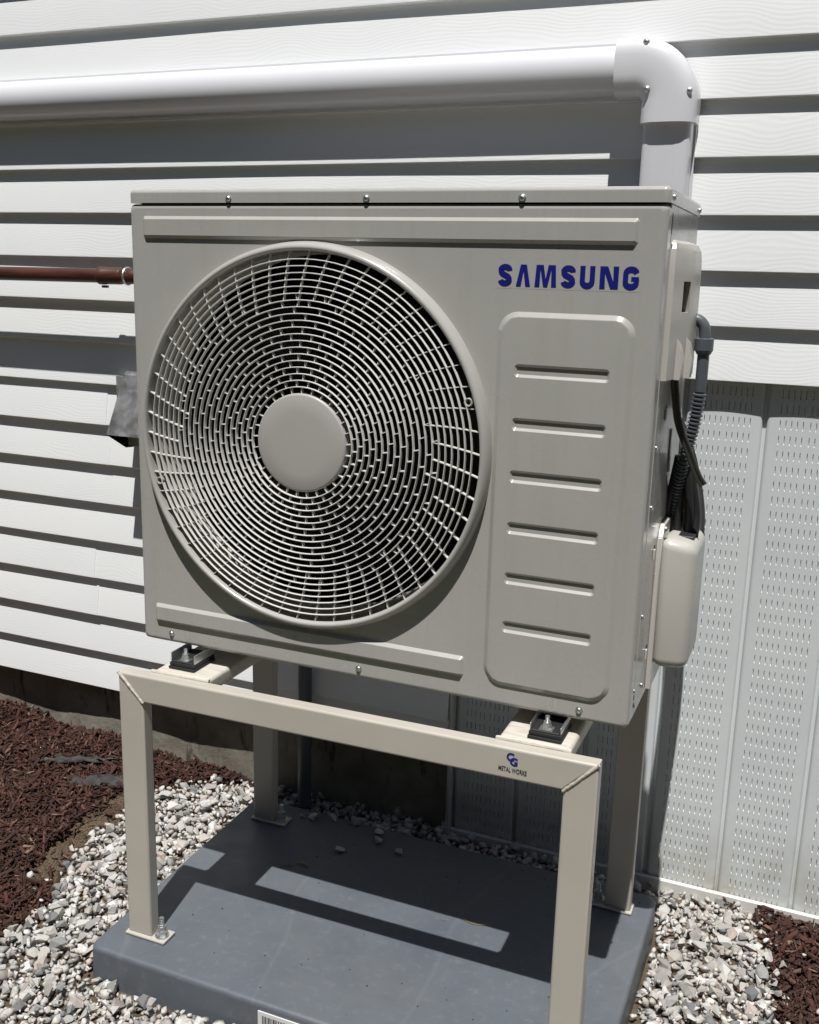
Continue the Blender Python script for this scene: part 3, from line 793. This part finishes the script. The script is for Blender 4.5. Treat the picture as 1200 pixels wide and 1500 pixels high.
# clamp of the pipe
bm = bmesh.new(); add_tube(bm, [(-.405, .51+.019*math.cos(a), .6366+.019*math.sin(a)) for a in [2*math.pi*k/24 for k in range(24)]], .0024, 8, closed=True)
obj('clamp', bm, 'zinc', pipe)
bm = bmesh.new(); add_box(bm, -.411, -.399, .528, .59, .629, .633, .001, 1); obj('clamp_arm', bm, 'zinc', pipe)
# vent hood
hood = empty('vent_hood', (-.39, .58, .23), 'weathered galvanized metal vent hood on the siding half hidden behind the unit', 'vent hood')
hx0, hx1 = -.457, -.315
bm = bmesh.new()
prof_h = [(.576, .412), (.560, .414), (.548, .405), (.476, .2695)]
def sheet(bm, pts_a, pts_b, th=.0012):
    A = [bm.verts.new(p) for p in pts_a]; B = [bm.verts.new(p) for p in pts_b]; bridge(bm, A, B, False)
sheet(bm, [(hx0, y, z) for y, z in prof_h], [(hx1, y, z) for y, z in prof_h])
for x in (hx0, hx1):
    bm.faces.new([bm.verts.new((x, y, z)) for y, z in ((.576, .412), (.560, .414), (.548, .405), (.476, .2695), (.546, .2285), (.576, .226))])
bmesh.ops.solidify(bm, geom=bm.faces[:], thickness=.0012)
obj('hood_shell', bm, 'galvanized', hood, ang=25)
box('wall_plate', (-.500, -.275, .572, .583, .268, .398), 'galvanized', hood, .001)
bm = bmesh.new(); lathe_y(bm, -.386, .305, [(.05, .571), (.05, .56), (.047, .56), (.047, .571)], 28); obj('duct_collar', bm, 'black_interior', hood)
bm = bmesh.new(); add_box(bm, hx0+.006, hx1-.006, .5475, .5490, .235, .372); obj('damper_flap', bm, 'galvanized', hood)
# vertical grey conduit by the wall under the unit
vc2 = empty('wall_conduit', (.027, .567, ZG), 'grey conduit standing against the wall in the shade under the unit', 'conduit')
bm = bmesh.new(); add_tube(bm, [(.027, .565, ZG-.05), (.027, .565, .42)], .0165, 18); obj('conduit_pipe', bm, 'conduit_grey', vc2)
bm = bmesh.new(); add_tube(bm, [(.027, .565, -.46), (.027, .565, -.425)], .0195, 18); obj('coupling', bm, 'conduit_grey', vc2, ang=30)

# ================================================================== GRAVEL
def stone_geo(seed, n=11):
    rr = random.Random(seed); bm = bmesh.new()
    n = rr.choice((9, 10, 12, 14)); sx, sy, sz = rr.uniform(.95, 1.4), rr.uniform(.7, 1.0), rr.uniform(.5, .85)
    for k in range(n):
        v = Vector((rr.gauss(0, 1), rr.gauss(0, 1), rr.gauss(0, 1))).normalized()*rr.uniform(.82, 1.05)
        bm.verts.new((v.x*sx, v.y*sy, v.z*sz))
    r = bmesh.ops.convex_hull(bm, input=bm.verts[:])
    bmesh.ops.delete(bm, geom=[v for v in bm.verts if not v.link_faces], context='VERTS')
    bmesh.ops.recalc_face_normals(bm, faces=bm.faces[:])
    bm.verts.index_update()
    V = np.array([v.co[:] for v in bm.verts]); F = np.array([[v.index for v in f.verts] for f in bm.faces]); bm.free()
    return V, F
STONES = [stone_geo(100+i) for i in range(28)]
def poly_in(x, y, P):
    c = False; j = len(P)-1
    for i in range(len(P)):
        if (P[i][1] > y) != (P[j][1] > y) and x < (P[j][0]-P[i][0])*(y-P[i][1])/(P[j][1]-P[i][1])+P[i][0]: c = not c
        j = i
    return c
GP = [(-.62, -1.15), (-.42, -.45), (-.29, -.15), (-.255, -.04), (-.31, .10), (-.335, .18), (-.345, .28), (-.335, .37), (-.335, .45), (-.275, .55), (-.18, .612), (-.06, .622),
      (.38, .622), (.38, .595), (1.075, .595), (1.10, .54), (1.115, .47), (1.14, .33), (1.15, .2), (1.22, -.2), (1.45, -1.15)]
def in_pad(x, y, m=0.0): return PX0-m < x < PX1+m and PY0-m < y < PY1+m
rg_ = random.Random(21); items = []
for layer in range(3):
    stp = (.0150, .0172, .0180)[layer]
    nx = int(2.2/stp); ny = int(1.85/stp)
    for i in range(nx):
        for j in range(ny):
            x = -.65+(i+.5*(j % 2))*stp+rg_.uniform(-.009, .009); y = -1.2+j*stp+rg_.uniform(-.009, .009)
            if not poly_in(x+rg_.gauss(0, .012), y+rg_.gauss(0, .012), GP) or in_pad(x, y, .003): continue
            if y < -.55 and layer == 1: continue
            if layer == 0: r = rg_.uniform(.007, .011)
            else: r = rg_.choice((.0038, .005, .0065, .0075, .009, .0105, .0125, .0165))*rg_.uniform(.85, 1.15)
            z = gh(x, y)+(.001, .008, .018)[layer]+rg_.uniform(-.004, .006)
            if in_pad(x, y, r*.8): continue
            items.append((x, y, z, r))
# stray stones on the mulch
for k in range(46):
    if k < 22: x, y = rg_.uniform(1.11, 1.32), rg_.uniform(.1, .56)
    else: x, y = -.33-abs(rg_.gauss(0, .02)), rg_.uniform(-.1, .45)
    items.append((x, y, gh(x, y)+(.022 if x > 0 else .006), rg_.uniform(.007, .013)))
def visible_size(it):
    d = Vector(it[:3])-camo.location; z = d.dot(fwd)
    if z <= .1: return 0
    u = d.dot(r2)/z*1471/600; v = d.dot(u2)/z*1471/750
    if abs(u) > .99 or abs(v+.02) > .99: return 0
    q = SUN
    if -.05 < it[0] < .92 and it[1] > -.13 and not (it[0] > .89): return .0001
    return it[3]/z*(1.0 if it[2] > gh(it[0], it[1])+.012 else .3)
items.sort(key=visible_size, reverse=True)
bed = empty('gravel_bed', (.4, .2, ZG), None, None)
bed['kind'] = 'structure'
SM = []
for V, F in STONES:
    me = bpy.data.meshes.new('stone'); me.from_pydata(V.tolist(), [], F.tolist()); me.materials.append(MATS['gravel_stone']); SM.append(me)
for x, y, z, r in items[:300]:
    o = link('stone', rg_.choice(SM), bed, (x, y, z)); o.scale = (r, r, r); o.rotation_euler = (rg_.uniform(-.6, .6), rg_.uniform(-.6, .6), rg_.uniform(0, 6.28))
def scatter(name, items, geos, rotf, material):
    VV = []; FF = []; off = 0
    for it in items:
        V, F = geos[rg_.randrange(len(geos))]; M = np.array(rotf(it)); p = V @ M.T+np.array(it[:3])
        VV.append(p); FF.append(F+off); off += len(V)
    VV = np.vstack(VV); FF = np.vstack(FF); me = bpy.data.meshes.new(name)
    k = FF.shape[1]
    me.vertices.add(len(VV)); me.vertices.foreach_set('co', VV.ravel())
    me.loops.add(FF.size); me.loops.foreach_set('vertex_index', FF.ravel().astype(np.int32))
    me.polygons.add(len(FF)); me.polygons.foreach_set('loop_start', np.arange(0, FF.size, k, dtype=np.int32))
    me.update(calc_edges=True); me.validate(); me.materials.append(MATS[material]); return me
def srot(it):
    e = Matrix.Rotation(rg_.uniform(0, 6.28), 3, 'Z') @ Matrix.Rotation(rg_.uniform(-.6, .6), 3, 'X') @ Matrix.Rotation(rg_.uniform(-.6, .6), 3, 'Y')
    return e*it[3]
me = scatter('gravel', items[300:], STONES, srot, 'gravel_stone'); tag(link('gravel', me, bed), kind='stuff')

# ================================================================== MULCH
def chip_geo(seed):
    rr = random.Random(seed); a = rr.uniform(.35, 1.0); b = rr.uniform(.06, .20)*rr.choice((1, 1, .6)); c = rr.uniform(.04, .10)
    V = []
    for sx in (-1, 1):
        for sy in (-1, 1):
            for sz in (-1, 1):
                e = 1 if sx > 0 else rr.uniform(.5, 1.1)
                V.append((sx*a+rr.uniform(-.18, .18), sy*b*e+rr.uniform(-.03, .03)+.05*sx*sy*rr.uniform(-1, 1), sz*c*e+rr.uniform(-.02, .02)))
    F = [(0, 1, 3, 2), (4, 6, 7, 5), (0, 4, 5, 1), (2, 3, 7, 6), (0, 2, 6, 4), (1, 5, 7, 3)]
    return np.array(V), np.array(F)
CH = [chip_geo(i) for i in range(40)]
def in_mulch(x, y):
    if poly_in(x, y, GP): return False
    if x < .3:
        # a bare strip of soil lies between the mulch and the gravel
        return True
    return x > 1.0
chips = []
def addchips(n, xa, xb, ya, yb_, big=1.0):
    for _ in range(n):
        x, y = rg_.uniform(xa, xb), rg_.uniform(ya, yb_)
        if not in_mulch(x, y): continue
        if x < .3:
            dmin = min(math.hypot(x-px, y-py) for px, py in GP[2:9])
            if .06 < y < .42 and dmin < .085 and rg_.random() < .93: continue
        elif min(math.hypot(x-px, y-py) for px, py in GP[14:19]) < .02: continue
        s = rg_.choice((.004, .005, .006, .008, .010, .013, .018, .025))*big
        chips.append((x, y, gh(x, y)+rg_.uniform(.000, .020)+(.009*math.sin(x*19)*math.sin(y*23)), s))
addchips(46000, -1.15, -.12, -.14, .628)
addchips(2500, -2.2, -1.1, -.6, .628, 1.5)
addchips(2500, -1.4, -.35, -1.0, -.1, 1.4)
addchips(17000, 1.02, 1.45, .0, .60)
addchips(2200, 1.3, 2.3, -.6, .60, 1.6)
def crot(it):
    e = Matrix.Rotation(rg_.uniform(0, 6.28), 3, 'Z') @ Matrix.Rotation(rg_.gauss(0, .45), 3, 'Y') @ Matrix.Rotation(rg_.gauss(0, .7), 3, 'X')
    return e*it[3]
me = scatter('mulch', chips, CH, crot, 'mulch_chip')
tag(link('mulch', me), 'reddish brown shredded bark mulch heaped beside the gravel along the wall', 'mulch', kind='stuff')
cl = []
for _ in range(5200):
    k = rg_.randrange(2, 9); f = rg_.random(); x = GP[k][0]*(1-f)+GP[k+1][0]*f-abs(rg_.gauss(0, .06)); y = GP[k][1]*(1-f)+GP[k+1][1]*f+rg_.gauss(0, .01)
    cl.append((x, y, gh(x, y)+.0005, rg_.choice((.0012, .0018, .0025, .0035, .005))))
me = scatter('soil_clods', cl, STONES, srot, 'soil'); tag(link('soil_clods', me), 'loose sandy brown soil crumbs between the mulch and the gravel', 'soil', kind='stuff')
# torn weed fabric showing in the mulch
for cx, cy, sx, sy, lb in ((-.60, .475, .085, .020, 'pale torn strip of weed fabric showing through the left mulch'), (-.47, .43, .075, .035, 'darker rumpled patch of weed fabric beside the front left leg')):
    bm = bmesh.new(); rows = []; rf = random.Random(int(cx*-100))
    for i in range(17):
        rows.append([])
        for j in range(9):
            u, v = i/16*2-1, j/8*2-1; e = 1+.25*rf.uniform(-1, 1)*(abs(u) > .8 or abs(v) > .8)
            x, y = cx+u*sx*e+v*.02, cy+v*sy*e+u*.035
            d = max(0, 1-u*u)*max(0, 1-v*v)
            rows[-1].append(bm.verts.new((x, y, gh(x, y)+.017+.010*d**.5+.003*math.sin(u*13+v*5)+rf.uniform(-.0015, .0015))))
    for i in range(16):
        for j in range(8): bm.faces.new((rows[i][j], rows[i+1][j], rows[i+1][j+1], rows[i][j+1]))
    bmesh.ops.solidify(bm, geom=bm.faces[:], thickness=.0015)
    tag(obj('weed_fabric', bm, 'fabric_grey', ang=60), lb, 'weed fabric', 'torn weed fabric in the mulch')

# ================================================================== LOOSE THINGS ON THE PAD
loose = [(.239, .330, .0125, 'flat loose stone lying farthest forward in the shade on the pad'), (.356, .378, .0130, 'blocky loose stone right of the others in the shade on the pad'),
         (.290, .424, .0135, 'pale upper stone of a touching pair near the pad rear'), (.300, .400, .0115, 'lower stone of a touching pair near the pad rear'),
         (.218, .445, .0185, 'largest loose stone at the rear edge of the pad'), (.100, .420, .0080, 'small stone beside the rear left leg on the pad'), (.126, .424, .0125, 'rounded stone second from the rear left leg on the pad'), (.176, .440, .0120, 'flat stone left of the largest stone at the pad rear')]
for i, (x, y, r, lb) in enumerate(loose):
    me = SM[i % len(SM)]; o = link('loose_stone', me, None, (x, y, ZP)); o.scale = (r,)*3; o.rotation_euler = (rg_.uniform(-.3, .3), rg_.uniform(-.3, .3), rg_.uniform(0, 6))
    bpy.context.view_layer.update(); zmin = min((o.matrix_world @ v.co).z for v in me.vertices); o.location.z += ZP-zmin-.0003
    tag(o, lb, 'stone', 'loose stones on the pad')
def curl(name, pts, wd, mt, label, cat):
    bm = bmesh.new(); P = smooth_path(pts, 5); rows = []
    for i, p in enumerate(P):
        t = ((P[i+1] if i < len(P)-1 else p)-(P[i-1] if i else p)).normalized(); sd = t.cross(Vector((0, 0, 1))).normalized(); k = wd*math.sin(math.pi*(i+.4)/(len(P)-.2))
        rows.append([bm.verts.new(p+sd*k), bm.verts.new(p+Vector((0, 0, .0012))), bm.verts.new(p-sd*k), bm.verts.new(p-Vector((0, 0, .0006)))])
    for a, b in zip(rows, rows[1:]): bridge(bm, a, b)
    bm.faces.new(rows[0][::-1]); bm.faces.new(rows[-1])
    tag(obj(name, bm, mt, ang=50), label, cat)
curl('dry_leaf', [(.176, .247, ZP+.001), (.185, .254, ZP+.006), (.198, .254, ZP+.005), (.207, .249, ZP+.001)], .0032, 'dry_leaf', 'curled dry leaf scrap on the sunlit strip of the pad', 'leaf')
curl('twig', [(.150, .225, ZP+.001), (.162, .236, ZP+.002), (.180, .240, ZP+.001)], .0008, 'dry_leaf', 'thin twig beside the curled leaf on the pad', 'twig')
curl('twig', [(.560, .222, ZP+.001), (.585, .216, ZP+.002), (.612, .224, ZP+.001)], .0008, 'dry_leaf', 'hair-thin twig near the right end of the sunlit strip', 'twig')

# dirt crumbs on the pad
cr = []
for _ in range(150):
    x, y = rg_.uniform(PX0+.03, PX1-.03), rg_.uniform(PY0+.03, PY1-.02)
    if rg_.random() < .35: y = PY1-.02-abs(rg_.gauss(0, .06))
    cr.append((x, y, ZP+.0004, rg_.choice((.0006, .0008, .001, .0014, .002))))
me = scatter('dirt_crumbs', cr, STONES, srot, 'mulch_chip'); tag(link('dirt_crumbs', me), 'tiny dark dirt crumbs sprinkled over the pad top', 'dirt', kind='stuff')

# ================================================================== ADDED SKY BLOCKER (unseen foliage behind the camera, cuts the sky fill)
hd = []
for k in range(9000):
    x = rg_.uniform(-11, 13); lump = .55*math.sin(x*1.7)+.35*math.sin(x*4.1+1)
    z = ZG+abs(rg_.random())**.9*(5.8+.5*lump); t = (z-ZG)/6.3
    y = -5.6+(1.0-.75*t)*(1 if rg_.random() < .8 else rg_.random())*rg_.uniform(.75, 1.05)+.25*math.sin(x*2.9+z*1.3)
    hd.append((x, y, z, rg_.uniform(.10, .24)))
m = mat('blocker_leaf', (.04, .06, .022), .8); n = N(m); geo = n.n('ShaderNodeNewGeometry')
n.col(n.ramp(geo.outputs['Random Per Island'], [(0, (.022, .036, .014)), (1, (.060, .085, .030))]))
LV = np.array([(-1, 0, 0), (0, -.42, .12), (1, 0, 0), (0, .42, .12)]); LF = np.array([(0, 1, 2, 3)])
def lrot(it): return (Matrix.Rotation(rg_.uniform(0, 6.28), 3, 'Z') @ Matrix.Rotation(rg_.uniform(-1.3, 1.3), 3, 'X') @ Matrix.Rotation(rg_.uniform(-1, 1), 3, 'Y'))*it[3]
me = scatter('sky_blocker', hd, [(LV, LF)], lrot, 'blocker_leaf')
sky_blocker = tag(link('sky_blocker', me), 'tall dark leafy screen added behind the camera to block sky light', 'sky_blocker', kind='stuff')
bm = bmesh.new(); rows = []
for i in range(61):
    x = -11+24*i/60; lump = .55*math.sin(x*1.7)+.35*math.sin(x*4.1+1); rows.append([])
    for z, yo in ((ZG-.1, .55), (1.0, .5), (3.0, .25), (5.0+.4*lump, .0), (5.0+.4*lump, -.5), (ZG-.1, -.8)): rows[-1].append(bm.verts.new((x, -5.6+yo+.15*math.sin(x*2.9+z), z)))
for i in range(60): bridge(bm, rows[i], rows[i+1], False)
obj('blocker_core', bm, 'blocker_leaf', sky_blocker, ang=60)
